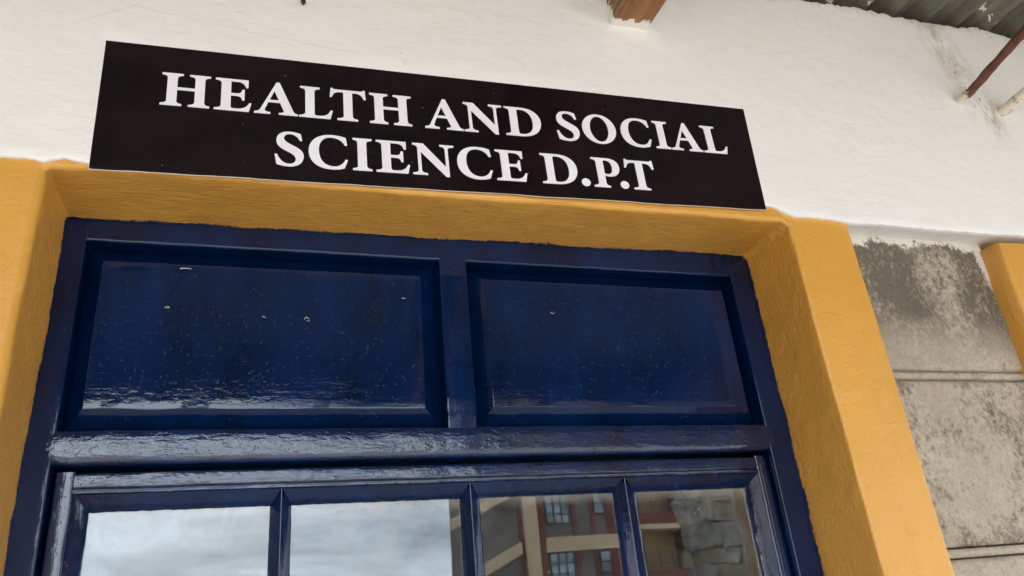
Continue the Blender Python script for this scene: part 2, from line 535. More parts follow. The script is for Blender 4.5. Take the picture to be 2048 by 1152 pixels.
def mat_rust():
    M = Mat('rusty_iron')
    a = M.noise(60, 5, 0.7, 0.4)
    c = M.mix(M.mapr(a, 0.3, 0.7), (0.060, 0.018, 0.010), (0.150, 0.048, 0.022))
    x, y, z = M.xyz()
    rag = M.noise(80, 4, 0.7)
    w = M.mapr(M.math('ADD', y, M.math('MULTIPLY', M.math('SUBTRACT', rag, 0.5), 0.05)), -0.026, -0.018)
    c = M.mix(M.math('MULTIPLY', w, 0.9), c, (0.72, 0.66, 0.54))
    c = M.mix(M.mapr(M.noise(110, 2, 0.5, loc=(3, 3, 1)), 0.70, 0.74, 0, 0.7), c, (0.6, 0.5, 0.36))
    M.col(c)
    M.rgh(0.62)
    M.nrm(M.bump(a, 0.7, 0.002))
    return M.m

def mat_painted_rod():
    M = Mat('whitewashed_iron')
    a = M.noise(70, 5, 0.7, 0.4)
    c = M.mix(M.mapr(a, 0.52, 0.66), (0.74, 0.67, 0.54), (0.22, 0.14, 0.085))
    M.col(c); M.rgh(0.6)
    M.nrm(M.bump(a, 0.6, 0.0015))
    return M.m

def mat_ground():
    M = Mat('yard_earth')
    a = M.noise(0.35, 8, 0.62)
    c = M.mix(M.mapr(a, 0.35, 0.68), (0.45, 0.425, 0.385), (0.56, 0.535, 0.49))
    g = M.noise(30, 4, 0.7)
    c = M.mix(M.mapr(g, 0.52, 0.8, 0, 0.6), c, (0.25, 0.232, 0.208))
    M.col(c); M.rgh(0.9)
    M.nrm(M.bump(g, 0.6, 0.02))
    return M.m

def mat_window_far():
    M = Mat('far_glass_painted_sky')
    c = M.mix(M.mapr(M.noise(1.2, 2, 0.5), 0.4, 0.6), (0.05, 0.075, 0.09), (0.26, 0.33, 0.37))  # mirrored sky painted into the pane colour as pale blue patches
    M.col(c); M.rgh(0.05)
    return M.m

WHITE = mat_white()
YELLOW = mat_yellow()
YELLOW_PLAIN = mat_yellow(False)
BLUE_X = mat_blue('blue_enamel_brushed_across', 'x', 2.4)
BLUE_RAIL = mat_blue('blue_enamel_rippled_rail', 'x', 4.2)
BLUE_Z = mat_blue('blue_enamel_brushed_upright', 'z', 1.5)
BLUE_HEAD = mat_blue('blue_enamel_head', 'x', 0.35, 1.42)
BLUE_JAMB = mat_blue('blue_enamel_jamb', 'z', 0.7, 1.42)
BLUE_PANEL = mat_blue('blue_enamel_smooth_panel', 'x', 0.75, 1.48)
STONE_DIRTY = mat_stone('lichen_stained_stone', 1.0)
STONE_MID = mat_stone('weathered_stone', 0.40)
STONE_CLEAN = mat_stone('pale_stone', 0.2)
MORTAR = mat_plain('mortar', (0.42, 0.38, 0.32), 0.9, 0.2, 30, 0.002)
SIGN = mat_sign()
LETTER = mat_plain('white_vinyl_print', (0.80, 0.785, 0.83), 0.4, 0.02, 30)
SIGN_EDGE = mat_plain('white_vinyl_backing', (0.78, 0.74, 0.72), 0.5, 0.02, 30)
GLASS = mat_glass()
ROOF = mat_roof()
TIMBER = mat_timber()
RUST = mat_rust()
ROD_WHITE = mat_painted_rod()
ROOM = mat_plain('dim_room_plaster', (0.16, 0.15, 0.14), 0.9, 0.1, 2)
CONCRETE = mat_plain('veranda_cement', (0.50, 0.475, 0.435), 0.8, 0.15, 6, 0.002)
GROUND = mat_ground()
SKY_BLOCKER = mat_plain('sky_blocker_plaster', (0.62, 0.58, 0.50), 0.85, 0.08, 1.5, 0.004)
NAILM = mat_plain('dark_nail', (0.02, 0.016, 0.012), 0.6, 0.2, 60)
STRAW = mat_plain('dry_straw', (0.62, 0.54, 0.42), 0.7, 0.1, 60)
A_GREY = mat_plain('cement_render', (0.135, 0.122, 0.105), 0.9, 0.22, 1.2, 0.01)
A_BEIGE = mat_plain('beige_render', (0.46, 0.345, 0.215), 0.85, 0.1, 1.2, 0.006)
A_OCHRE = mat_plain('ochre_render', (0.36, 0.235, 0.105), 0.85, 0.1, 1.2)
A_MAROON = mat_plain('maroon_render', (0.13, 0.030, 0.026), 0.8, 0.12, 1.5)
A_DARK = mat_plain('dark_steel', (0.03, 0.03, 0.033), 0.5, 0.1, 3)
A_GLASS = mat_window_far()
RUBBLE = [mat_plain('rubble_grey', (0.155, 0.142, 0.120), 0.9, 0.4, 5, 0.04),
          mat_plain('rubble_brown', (0.165, 0.130, 0.095), 0.9, 0.4, 5, 0.04),
          mat_plain('rubble_pale', (0.225, 0.200, 0.165), 0.9, 0.4, 5, 0.04)]
RUBBLE_MORTAR = mat_plain('rubble_mortar', (0.095, 0.080, 0.062), 0.95, 0.2, 6)

# ------------------------------------------------------------------ ground
g = link_mesh('ground', [(-600, -600, -0.18), (600, -600, -0.18), (600, 600, -0.18), (-600, 600, -0.18)], [(0, 1, 2, 3)], GROUND)
tag(g, 'dry earth yard in front of the veranda', 'ground', kind='structure')

# ------------------------------------------------------------------ the building with the door
bld = empty('school_building', (0.25, 0.0, -0.18))
tag(bld, 'white and yellow school building with blue panelled door and corrugated iron veranda roof', 'building')

XL, XR = -0.2465, 0.7565            # faces of the reveal
WBAND = 0.1125                      # width of the yellow band
STONE_Y = 0.040
FRAME_Y = 0.119
def z_soffit(x):
    return 2.3935 + 0.0085*(x+0.2465)

# -- white wall: a rough plaster sheet with ragged lower and upper edges
def lerp_tab(tab, x):
    for (a, b), (c, d) in zip(tab, tab[1:]):
        if x <= c:
            t = 0 if c == a else max(0, (x-a)/(c-a))
            return b + (d-b)*t
    return tab[-1][1]
LOW = [(-2.0, 2.399), (-0.30, 2.399), (-0.262, 2.4000), (-0.249, 2.3968), (-0.240, 2.4000), (-0.228, 2.4046), (-0.212, 2.4010), (-0.20, 2.399),
       (-0.17, 2.412), (-0.10, 2.424), (0.6, 2.430), (0.735, 2.424), (0.7475, 2.4175), (0.758, 2.4125), (0.768, 2.4085), (0.79, 2.4105), (0.83, 2.4100), (0.869, 2.4060),
       (0.93, 2.4085), (1.05, 2.4070), (1.172, 2.4080), (1.20, 2.4095), (1.6, 2.408), (3.0, 2.408)]
TOP = [(-2.0, 2.886), (0.80, 2.884), (0.84, 2.872), (0.90, 2.882), (1.05, 2.892), (1.13, 2.886), (1.16, 2.888), (1.20, 2.884), (1.30, 2.889), (1.34, 2.897), (1.375, 2.894), (1.42, 2.885), (1.5, 2.892), (3.0, 2.886)]
def wall_y(x, z):
    f = 0.0022*fb(x, 0, z, 2.6, 3) + 0.0009*fb(x, 5, z, 14, 3) + 0.0004*fb(x, 9, z, 60, 2)
    # flat under the sign
    t = math.radians(1.4)
    u = (x-0.26)*math.cos(t)+(z-2.5)*math.sin(t); v = -(x-0.26)*math.sin(t)+(z-2.5)*math.cos(t)
    m = min(1.0, max(0.0, (max(abs(u)-0.455, abs(v)-0.085))/0.03))
    m = m*m*(3-2*m)
    f = f*m - 0.0016 - 0.0012*m
    # plaster swells out round the rafter
    d = math.hypot((x-0.54)/0.10, (z-2.80)/0.10)
    f -= 0.010*math.exp(-d*d)*(1+0.5*nz(x, 2, z, 30))
    return f
xs = []
x = -1.6
while x < 2.6:
    xs.append(x)
    x += 0.0035 if -0.4 < x < 1.6 else 0.03
NZ = 96
verts, faces = [], []
for xi in xs:
    lo = lerp_tab(LOW, xi) + 0.0013*fb(xi, 1, 0, 70, 4) + 0.0006*nz(xi, 4, 0, 300)
    hi = lerp_tab(TOP, xi) + 0.0045*fb(xi, 2, 0, 40, 4) + 0.003*nz(xi, 8, 0, 140)
    fl = min(1.0, 0.5+0.5)
    verts.append((xi, 0.060, lo+0.004))
    verts.append((xi, 0.030+0.002*nz(xi, 3, 1, 50), lo+0.003+0.0015*nz(xi, 3, 3, 60)))
    verts.append((xi, 0.010, lo+0.001+0.001*nz(xi, 6, 3, 60)))
    for j in range(NZ+1):
        t = j/NZ
        if j == 1: t = 0.0012
        if j == 2: t = 0.004
        if j == NZ-1: t = 0.9988
        z = lo + (hi-lo)*t
        y = wall_y(xi, z)
        e = min(z-lo, hi-z)
        if e < 0.0015:
            y += (0.0015-e)*0.6
        verts.append((xi, y, z))
    verts.append((xi, 0.03, hi+0.002+0.004*nz(xi, 5, 5, 60)))
    verts.append((xi, 0.16, hi-0.002))
row = NZ+1+5
for i in range(len(xs)-1):
    for j in range(row-1):
        a = i*row+j
        faces.append((a, a+row, a+row+1, a+1))
w = link_mesh('white_wall', verts, faces, WHITE, bld, smooth=True)
tag(w, 'rough cream white plaster above the door and the yellow bands')

# -- yellow surround: band, rounded arris and reveal swept round the opening
def sweep_surround(name, x_l, x_r, z_bot, mat, r_l, r_r, r_t, rc_l, rc_r, y_end, wband, y_front=0.0024, zs=z_soffit, side_return=True):
    path = []                                    # (x, z, nx, nz, arris radius)
    z_tl, z_tr = zs(x_l), zs(x_r)
    z = z_bot
    while z < z_tl-rc_l:
        path.append((x_l, z, -1.0, 0.0, r_l)); z += 0.004 if z > z_tl-0.75 else 0.06
    for k in range(9):
        a = math.pi/2*k/8
        path.append((x_l+rc_l-rc_l*math.cos(a), z_tl-rc_l+rc_l*math.sin(a), -math.cos(a), math.sin(a), r_l+(r_t-r_l)*k/8))
    x = x_l+rc_l+0.004
    while x < x_r-rc_r:
        path.append((x, zs(x), 0.0, 1.0, r_t)); x += 0.004
    for k in range(9):
        a = math.pi/2*k/8
        path.append((x_r-rc_r+rc_r*math.sin(a), z_tr-rc_r+rc_r*math.cos(a), math.sin(a), math.cos(a), r_t+(r_r-r_t)*k/8))
    z = z_tr-rc_r-0.004
    while z > z_bot:
        path.append((x_r, z, 1.0, 0.0, r_r)); z -= 0.004 if z > z_tr-0.75 else 0.06
    verts, faces = [], []
    rows = None
    for (px, pz, nx, nz_, r) in path:
        m = max(abs(nx), abs(nz_))
        prof = []
        if side_return:
            prof += [(wband, 0.06), (wband+0.001, 0.02), (wband, 0.004)]
        prof.append((wband-0.0012, 0.0003))
        prof.append((wband-0.0026, 0.0))
        for k in range(12):
            t = k/11
            prof.append((wband-0.0045 + (r+0.0008-wband+0.0045)*t, 0.0))
        prof.append((r, 0.0))
        for k in range(1, 8):
            a = math.pi/2*k/8
            prof.append((r-r*math.sin(a), r-r*math.cos(a)))
        for k in range(22):
            prof.append((0.0, r + (y_end-y_front-r)*k/21))
        for (o, y) in prof:
            sx, sz = (nx, nz_) if o < r+1e-6 else (nx/m, nz_/m)
            if o >= r:  # square outer corner
                bx, bz = px+nx*r+ (nx/m)*(o-r), pz+nz_*r+(nz_/m)*(o-r)
            else:
                bx, bz = px+nx*o, pz+nz_*o
            yy = y+y_front
            n1 = 0.0022*fb(bx, yy+3, bz, 7, 3)
            n2 = 0.0007*fb(bx, yy+7, bz, 42, 3)
            dd = n1+n2
            if o > r*0.5:
                verts.append((bx, yy+dd*0.55, bz))
            else:
                verts.append((bx+nx*dd, yy+0.3*dd, bz+nz_*dd))
        rows = len(prof)
    for i in range(len(path)-1):
        for j in range(rows-1):
            a = i*rows+j
            faces.append((a, a+1, a+rows+1, a+rows))
    return link_mesh(name, verts, faces, mat, bld, smooth=True)
s = sweep_surround('door_surround', XL, XR, -0.02, YELLOW, 0.010, 0.0035, 0.0065, 0.005, 0.013, 0.1215, WBAND)
tag(s, 'ochre yellow painted reveal and bands round the blue door')

def z_win(x):
    return 2.285
s = sweep_surround('window_surround', 1.286, 2.20, 0.95, YELLOW_PLAIN, 0.006, 0.006, 0.006, 0.008, 0.008, 0.115, 0.1145, zs=z_win)
tag(s, 'ochre yellow band of the window beside the bare stone')

# -- bare stone courses between the bands, with ribbon pointing
def rough_face(name, x0, x1, z0, z1, y, mat, amp=0.0012, seed=0.0, step=0.006, depth=0.10, rnd=0.004):
    nx = max(2, int((x1-x0)/step)); nzn = max(2, int((z1-z0)/step))
    nx, nzn = min(nx, 60), min(nzn, 50)
    vs, fs = [], []
    for i in range(nx+1):
        for j in range(nzn+1):
            px = x0+(x1-x0)*i/nx; pz = z0+(z1-z0)*j/nzn
            cz = 0.0016*fb(px+seed, 4, 0, 26, 4)+max(0, 0.0045*nz(px+seed, 6, 1, 42)-0.0018)
            e = min(px-x0, x1-px, pz-z0-cz, z1-pz-cz)
            e = max(0.0, e) if rnd > 0.003 else max(0.0, min(px-x0, x1-px, pz-z0, z1-pz))
            yy = y + amp*fb(px+seed, 0, pz, 18, 4)
            if e < rnd: yy += rnd*(1-math.sqrt(max(0, 1-((rnd-e)/rnd)**2)))
            vs.append((px, yy, pz))
    R = nzn+1
    for i in range(nx):
        for j in range(nzn):
            a = i*R+j
            fs.append((a, a+R, a+R+1, a+1))
    # sides back into the wall
    ring = [i*R for i in range(nx+1)] + [nx*R+j for j in range(1, R)] + [i*R+R-1 for i in range(nx-1, -1, -1)] + [j for j in range(R-2, 0, -1)]
    b0 = len(vs)
    for k in ring:
        vs.append((vs[k][0], y+depth, vs[k][2]))
    n = len(ring)
    for k in range(n):
        fs.append((ring[k], b0+k, b0+(k+1) % n, ring[(k+1) % n]))
    return link_mesh(name, vs, fs, mat, bld, smooth=True)

JOINTS = [2.1700, 1.9110]
while JOINTS[-1] > 0.2:
    JOINTS.append(JOINTS[-1]-0.2585)
def stone_bay(x0, x1, joints, first_top, fine):
    top = first_top
    for k, jz in enumerate(joints+[-0.05]):
        lo = jz+0.0085 if k < len(joints) else -0.18
        mat = STONE_DIRTY if k == 0 else (STONE_MID if k % 2 else STONE_CLEAN)
        if k == 1: mat = STONE_MID
        rough_face('stone_block', x0, x1, lo, top, STONE_Y, mat, 0.0016 if k else 0.003, k*3.3+x0, 0.006 if k < 4 else 0.03)
        if k < len(joints):
            rough_face('mortar_joint', x0, x1, jz-0.0055, jz+0.0055, STONE_Y+0.0012, STONE_CLEAN, 0.0010, k*1.7, 0.006, 0.05, 0.002)
        top = jz-0.0085
stone_bay(XR+WBAND-0.012, 1.186, JOINTS, 2.425, True)
stone_bay(-0.68, XL-WBAND+0.012, JOINTS, 2.425, False)
box('wall_core', XR+WBAND-0.05, 1.23, 0.075, 0.20, -0.18, 2.9, MORTAR, bld)
box('wall_core', -1.6, XL-WBAND+0.05, 0.075, 0.20, -0.18, 2.9, MORTAR, bld)
box('wall_core', XL-WBAND+0.06, XR+WBAND-0.06, 0.061, 0.20, 2.455, 2.86, MORTAR, bld)
box('wall_core', 1.24, 2.6, 0.061, 0.20, 2.40, 2.86, MORTAR, bld)
box('wall_core', 2.32, 2.6, 0.075, 0.20, -0.18, 2.38, MORTAR, bld)
box('wall_core', 1.24, 2.31, 0.02, 0.20, -0.18, 0.945, MORTAR, bld)

# -- dim room behind the door
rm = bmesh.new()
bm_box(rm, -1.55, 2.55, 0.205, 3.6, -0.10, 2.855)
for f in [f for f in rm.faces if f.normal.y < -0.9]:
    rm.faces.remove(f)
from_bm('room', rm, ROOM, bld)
box('veranda_floor', -8.4, 9.2, -2.75, 0.0, -0.18, -0.01, CONCRETE, bld, 0.01)

# -- corrugated roof, rafters, posts
def roof_z(y):
    return 2.9080 + 0.030*y
def roof_sheet(k):
    x0 = -2.98 - 8*0.684 + k*0.684
    nxs = 10*10
    ys = [3.9, 2.5, 1.2, 0.4, 0.15, 0.02, -0.05, -0.12, -0.25, -0.5, -0.9, -1.4, -1.78]
    vs, fs = [], []
    for i in range(nxs+1):
        px = x0 + 0.76*i/nxs
        wv = 0.0095*math.sin(2*math.pi*(px-1.2568)/0.076 + math.pi/2)
        for y in ys:
            vs.append((px, y, roof_z(y)+wv+0.0012*(k % 2)+0.001*nz(px, y, k, 3)))
    R = len(ys)
    for i in range(nxs):
        for j in range(R-1):
            a = i*R+j
            fs.append((a, a+1, a+R+1, a+R))
    return link_mesh('roof_sheet', vs, fs, ROOF, bld, smooth=True)
sheets = [roof_sheet(0), roof_sheet(1)]
for k in range(2, 26):
    src = sheets[k % 2]
    c = src.copy()
    COL.objects.link(c)
    c.parent = bld
    c.location = src.location + Vector((0.684*(k-k % 2), 0, 0))
for k, rx in enumerate((-7.3, -6.2, -5.1, -4.0, -2.9, -1.8, -0.62, 0.5394, 1.70, 2.80, 3.9, 5.0, 6.1, 7.2, 8.3)):
    bm = bmesh.new()
    prof = []
    hw = 0.0337
    ys = [0.20, 0.02, -0.02, -0.06, -0.12, -0.3, -0.7, -1.2, -1.74]
    rings = []
    for y in ys:
        zt = roof_z(y)-0.0115
        zb = 2.7385+0.030*y + 0.0012*nz(y, k, 0, 14)
        c = 0.003
        pts = [(rx-hw+c, zb), (rx+hw-c, zb), (rx+hw, zb+c), (rx+hw, zt), (rx-hw, zt), (rx-hw, zb+c)]
        rings.append([bm.verts.new((px+0.0012*nz(y, pz, k, 18), y, pz)) for px, pz in pts])
    for i in range(len(ys)-1):
        for j in range(6):
            bm.faces.new((rings[i][j], rings[i][(j+1) % 6], rings[i+1][(j+1) % 6], rings[i+1][j]))
    bm.faces.new(rings[0]); bm.faces.new(rings[-1][::-1])
    bmesh.ops.recalc_face_normals(bm, faces=bm.faces)
    o = from_bm('rafter', bm, TIMBER, bld)
    if abs(rx-0.5394) < 1e-6:
        tag(o, 'brown rafter end with white paint where it leaves the wall')
box('fascia_board', -8.3, 9.1, -1.775, -1.745, 2.712, 2.852, TIMBER, bld, 0.003)
for px in (-6.2, -2.9, 3.9, 7.2):
    box('veranda_post', px-0.05, px+0.05, -1.75, -1.65, -0.02, 2.687, TIMBER, bld, 0.006)

# -- unseen two-storey block added on the left to cut sky light on the wall
box('sky_blocker_wall', -16.0, -7.2, -26.0, -3.0, 0.9, 6.8, SKY_BLOCKER, bld)
box('sky_blocker_plinth', -16.0, -7.18, -26.0, -2.98, -0.18, 0.9, YELLOW_PLAIN, bld)
box('sky_blocker_roof', -16.4, -6.7, -26.4, -2.6, 6.8, 6.95, ROOF, bld)

# ------------------------------------------------------------------ door frame with fanlight panels
OX0, OX1 = -0.2195, 0.7180          # inner faces of the jambs
HEAD_Z = 2.3625
TR_T, TR_B = 2.1180, 2.0775
MX0, MX1 = 0.2337, 0.2753
bm = bmesh.new()
bm_box(bm, -0.275, OX0, FRAME_Y, 0.20, -0.01, 2.42, 0.0022, 3)
bm_box(bm, OX1, 0.785, FRAME_Y, 0.20, -0.01, 2.42, 0.0022, 3)
frame = from_bm('door_frame', bm, BLUE_JAMB, bld)
shade_auto(frame)
tag(frame, 'glossy dark blue door frame')
bm = bmesh.new()
extrude_x(bm, [(0.20, 2.42), (FRAME_Y+0.0008, 2.42), (FRAME_Y+0.0008, HEAD_Z+0.004), (FRAME_Y+0.0016, HEAD_Z+0.0016), (FRAME_Y+0.004, HEAD_Z), (0.20, HEAD_Z)], OX0-0.02, OX1+0.02, 60, 0.0006)
shade_auto(from_bm('head_rail', bm, BLUE_HEAD, frame))
bm = bmesh.new()
extrude_x(bm, [(0.20, TR_T), (FRAME_Y+0.004, TR_T), (FRAME_Y+0.001, TR_T-0.0012), (FRAME_Y-0.0002, TR_T-0.0045), (FRAME_Y-0.0006, 2.104), (FRAME_Y+0.0000, 2.096),
               (FRAME_Y+0.0001, 2.090), (FRAME_Y+0.0006, 2.0845), (FRAME_Y+0.0022, 2.0806), (FRAME_Y+0.0045, TR_B+0.0008), (FRAME_Y+0.008, TR_B), (0.20, TR_B)], OX0-0.008, OX1+0.008, 70, 0.0007)
shade_auto(from_bm('transom_rail', bm, BLUE_RAIL, frame), 60)
bm = bmesh.new()
extrude_z(bm, [(MX0, 0.18), (MX1, 0.18), (MX1, FRAME_Y+0.004), (MX1-0.0012, FRAME_Y+0.0017), (MX1-0.004, FRAME_Y+0.0007), (MX0+0.004, FRAME_Y+0.0007), (MX0+0.0012, FRAME_Y+0.0017), (MX0, FRAME_Y+0.004)],
          TR_T-0.004, HEAD_Z+0.004, 24, 0.0006)
shade_auto(from_bm('mullion', bm, BLUE_JAMB, frame))

def raised_panel(name, x0, x1, z0, z1, fx0, fx1, fz0, fz1, yr, yf, mat, parent):
    n, m = 60, 34
    vs, fs = [], []
    def add(p):
        vs.append(p); return len(vs)-1
    # field grid
    idx = {}
    for i in range(n+1):
        for j in range(m+1):
            px = fx0+(fx1-fx0)*i/n; pz = fz0+(fz1-fz0)*j/m
            if j == 1: pz = fz0+0.0014
            if j == m-1: pz = fz1-0.0014
            if i == 1: px = fx0+0.0014
            if i == n-1: px = fx1-0.0014
            ex = min(i, n-i)/n*(fx1-fx0); ez = min(j, m-j)/m*(fz1-fz0)
            d = min(ex, ez)
            drop = 0.0003 if d < 1e-9 else 0.0
            wz = 0.0012*nz(px, 1, 5, 20) if j == 0 else 0
            idx[i, j] = add((px, yf+drop+0.0007*fb(px, 2, pz, 6, 2), pz+wz))
    for i in range(n):
        for j in range(m):
            fs.append((idx[i, j], idx[i+1, j], idx[i+1, j+1], idx[i, j+1]))
    ring = [idx[i, 0] for i in range(n+1)] + [idx[n, j] for j in range(1, m+1)] + [idx[i, m] for i in range(n-1, -1, -1)] + [idx[0, j] for j in range(m-1, 0, -1)]
    def outer(p):
        u = (p[0]-fx0)/(fx1-fx0); v = (p[2]-fz0)/(fz1-fz0)
        u = min(1, max(0, u)); v = min(1, max(0, v))
        return (x0+(x1-x0)*u, yr, z0+(z1-z0)*v)
    prev = ring
    for k, t in enumerate((0.06, 0.5, 1.0)):
        cur = []
        for r in ring:
            p = vs[r]; q = outer(p)
            cur.append(add((p[0]+(q[0]-p[0])*t, p[1]+(q[1]-p[1])*t, p[2]+(q[2]-p[2])*t)))
        for a in range(len(ring)):
            b = (a+1) % len(ring)
            fs.append((prev[b], prev[a], cur[a], cur[b]))
        prev = cur
    cur = [add((vs[r][0], 0.17, vs[r][2])) for r in prev]
    for a in range(len(ring)):
        b = (a+1) % len(ring)
        fs.append((prev[b], prev[a], cur[a], cur[b]))
    o = link_mesh(name, vs, fs, mat, parent)
    return shade_auto(o, 14)
raised_panel('fanlight_panel', OX0-0.002, MX0+0.002, TR_T-0.002, HEAD_Z+0.002, -0.1985, 0.2070, 2.1445, 2.3385, 0.1500, 0.1258, BLUE_PANEL, frame)
raised_panel('fanlight_panel', MX1-0.002, OX1+0.002, TR_T-0.002, HEAD_Z+0.002, 0.3005, 0.7000, 2.1460, 2.3385, 0.1500, 0.1258, BLUE_PANEL, frame)

# bits of straw and lint stuck in the paint
def strand(pts, r=0.0004):
    bm = bmesh.new()
    prev = None
    n = len(pts)
    for i, (px, pz) in enumerate(pts):
        rr = r*(1-0.6*i/(n-1))
        cy = 0.1253-rr*0.2
        ring = [bm.verts.new((px, cy-rr*math.sin(a), pz+rr*math.cos(a))) for a in (0.0, 1.05, 2.09, 3.14)]
        if prev:
            for k in range(3):
                bm.faces.new((prev[k], prev[k+1], ring[k+1], ring[k]))
        prev = ring
    return from_bm('lint_strand', bm, STRAW, frame)
strand([(-0.1080, 2.3318), (-0.1050, 2.3326), (-0.1000, 2.3328), (-0.0945, 2.3322)], 0.0009)
strand([(-0.1215, 2.2760), (-0.1185, 2.2775), (-0.1160, 2.2770), (-0.1185, 2.2745)], 0.0006)
strand([(-0.0040, 2.2685), (-0.0005, 2.2670), (0.0010, 2.2663)], 0.0005)
strand([(0.0490, 2.2660), (0.0510, 2.2690), (0.0545, 2.2680), (0.0560, 2.2635), (0.0520, 2.2640)], 0.0006)
strand([(0.1800, 2.3030), (0.1850, 2.3022)], 0.0006)
strand([(0.3990, 2.2895), (0.4030, 2.2870), (0.4065, 2.2905)], 0.0005)

# ------------------------------------------------------------------ door leaf with panes
LY = 0.1310                          # face of the leaf
GY = 0.1490                          # face of the glass
LX0, LX1, LT = -0.2165, 0.7155, 2.0724
IX0, IX1 = -0.1955, 0.6957           # inner edge of the flat stiles
RZ, RB = 2.0470, 1.6050              # lower edge of top rail, upper edge of lock rail
PZ0, PZ1 = 1.6220, 2.0300
ridges = [0.0281, 0.2622, 0.4823]
panes = [(-0.1808, 0.0155), (0.0405, 0.2509), (0.2776, 0.4686), (0.5029, 0.6807)]
bm = bmesh.new()
for (a, b) in ((LX0, IX0), (IX1, LX1)):
    extrude_z(bm, [(a, 0.17), (b, 0.17), (b, LY+0.0014), (b-0.0014, LY), (b-0.006, LY-0.0004) , (a+0.0030, LY-0.0002), (a+0.0010, LY+0.0010), (a, LY+0.003)], -0.005, LT, 90, 0.0007)
# beads on the stiles
for (a, b) in ((0.7015, 0.7040),):
    extrude_z(bm, [(a, LY+0.002), (b, LY+0.002), (b, LY-0.0006), ((a+b)/2, LY-0.0014), (a, LY-0.0006)], 0.0, LT-0.012, 60, 0.0005)
leaf = from_bm('door_leaf', bm, BLUE_Z, bld)
shade_auto(leaf, 50)
tag(leaf, 'glazed blue door leaf below the transom')
bm = bmesh.new()
extrude_x(bm, [(0.17, LT-0.0005), (LY+0.0045, LT-0.0005), (LY+0.0012, LT-0.0018), (LY+0.0004, LT-0.005), (LY+0.0006, 2.0560), (LY+0.0018, 2.0548), (LY+0.0022, 2.0540), (LY+0.0010, 2.0532),
               (LY-0.0002, 2.0522), (LY+0.0006, 2.0490), (LY+0.0002, 2.0482), (LY+0.0015, RZ), (0.17, RZ)], IX0-0.004, IX1+0.004, 80, 0.0006)
shade_auto(from_bm('top_rail', bm, BLUE_RAIL, leaf), 50)
bm = bmesh.new()
bm_box(bm, IX0-0.004, IX1+0.004, LY+0.0006, 0.17, 1.42, RB, 0.002, 2)
shade_auto(from_bm('lock_rail', bm, BLUE_X, leaf))
bm = bmesh.new()
bm_box(bm, IX0-0.004, IX1+0.004, LY+0.0006, 0.17, 0.0, 0.22, 0.002, 2)
shade_auto(from_bm('bottom_rail', bm, BLUE_X, leaf))
raised_panel('lower_panel', IX0-0.002, 0.2402, 0.218, 1.422, IX0+0.035, 0.205, 0.26, 1.38, 0.1560, 0.1380, BLUE_Z, leaf)
raised_panel('lower_panel', 0.2598, IX1+0.002, 0.218, 1.422, 0.295, IX1-0.035, 0.26, 1.38, 0.1560, 0.1380, BLUE_Z, leaf)
bm = bmesh.new(); bm_box(bm, 0.238, 0.262, LY+0.0008, 0.17, 0.215, 1.425, 0.002, 2)
shade_auto(from_bm('lower_muntin', bm, BLUE_Z, leaf))

def bevel_strip(bm, p_out0, p_out1, p_in0, p_in1, seed, n=40, jag=0.0009):
    """Sloping putty face from the leaf face to the glass with a hand-painted inner edge."""
    prev = None
    for i in range(n+1):
        t = i/n
        o = Vector(p_out0).lerp(Vector(p_out1), t)
        q = Vector(p_in0).lerp(Vector(p_in1), t)
        dirn = (q-o); dirn.y = 0; dirn.normalize()
        edge = 0 if i in (0, n) else 1
        j = jag*(fb(t*9, seed, 0, 3, 4)+0.6*max(0, nz(t*31, seed, 2, 1)))*edge
        mid = o.lerp(q, 0.55); mid.y -= 0.0006
        q2 = q+dirn*j
        lip = q2+dirn*0.0002; lip.y += 0.004
        cur = [bm.verts.new(o), bm.verts.new(mid), bm.verts.new(q2), bm.verts.new(lip)]
        if prev:
            for k in range(3):
                bm.faces.new((prev[k], prev[k+1], cur[k+1], cur[k]))
        prev = cur
outer_x = [IX0]+ridges+[IX1]
YO = LY+0.0012
YR = LY+0.0020
def oy(k):
    return YO if k in (0, 4) else YR
def putty(mat, *args):
    bm = bmesh.new()
    bevel_strip(bm, *args)
    return shade_auto(from_bm('glazing_putty', bm, mat, leaf), 55)
for k, (a, b) in enumerate(panes):
    oa, ob = outer_x[k], outer_x[k+1]
    ya, yb = oy(k), oy(k+1)
    ra = 0.0 if k == 0 else 0.0007
    rb = 0.0 if k == 3 else 0.0007
    putty(BLUE_X, (ob-rb, yb, RZ), (oa+ra, ya, RZ), (b, GY, PZ1), (a, GY, PZ1), k+0.3)
    putty(BLUE_X, (oa+ra, ya, RB), (ob-rb, yb, RB), (a, GY, PZ0), (b, GY, PZ0), k+4.3)
putty(BLUE_Z, (IX0, YO, RZ), (IX0, YO, RB), (panes[0][0], GY, PZ1), (panes[0][0], GY, PZ0), 11.1)
putty(BLUE_Z, (IX1, YO, RB), (IX1, YO, RZ), (panes[3][1], GY, PZ0), (panes[3][1], GY, PZ1), 12.1)
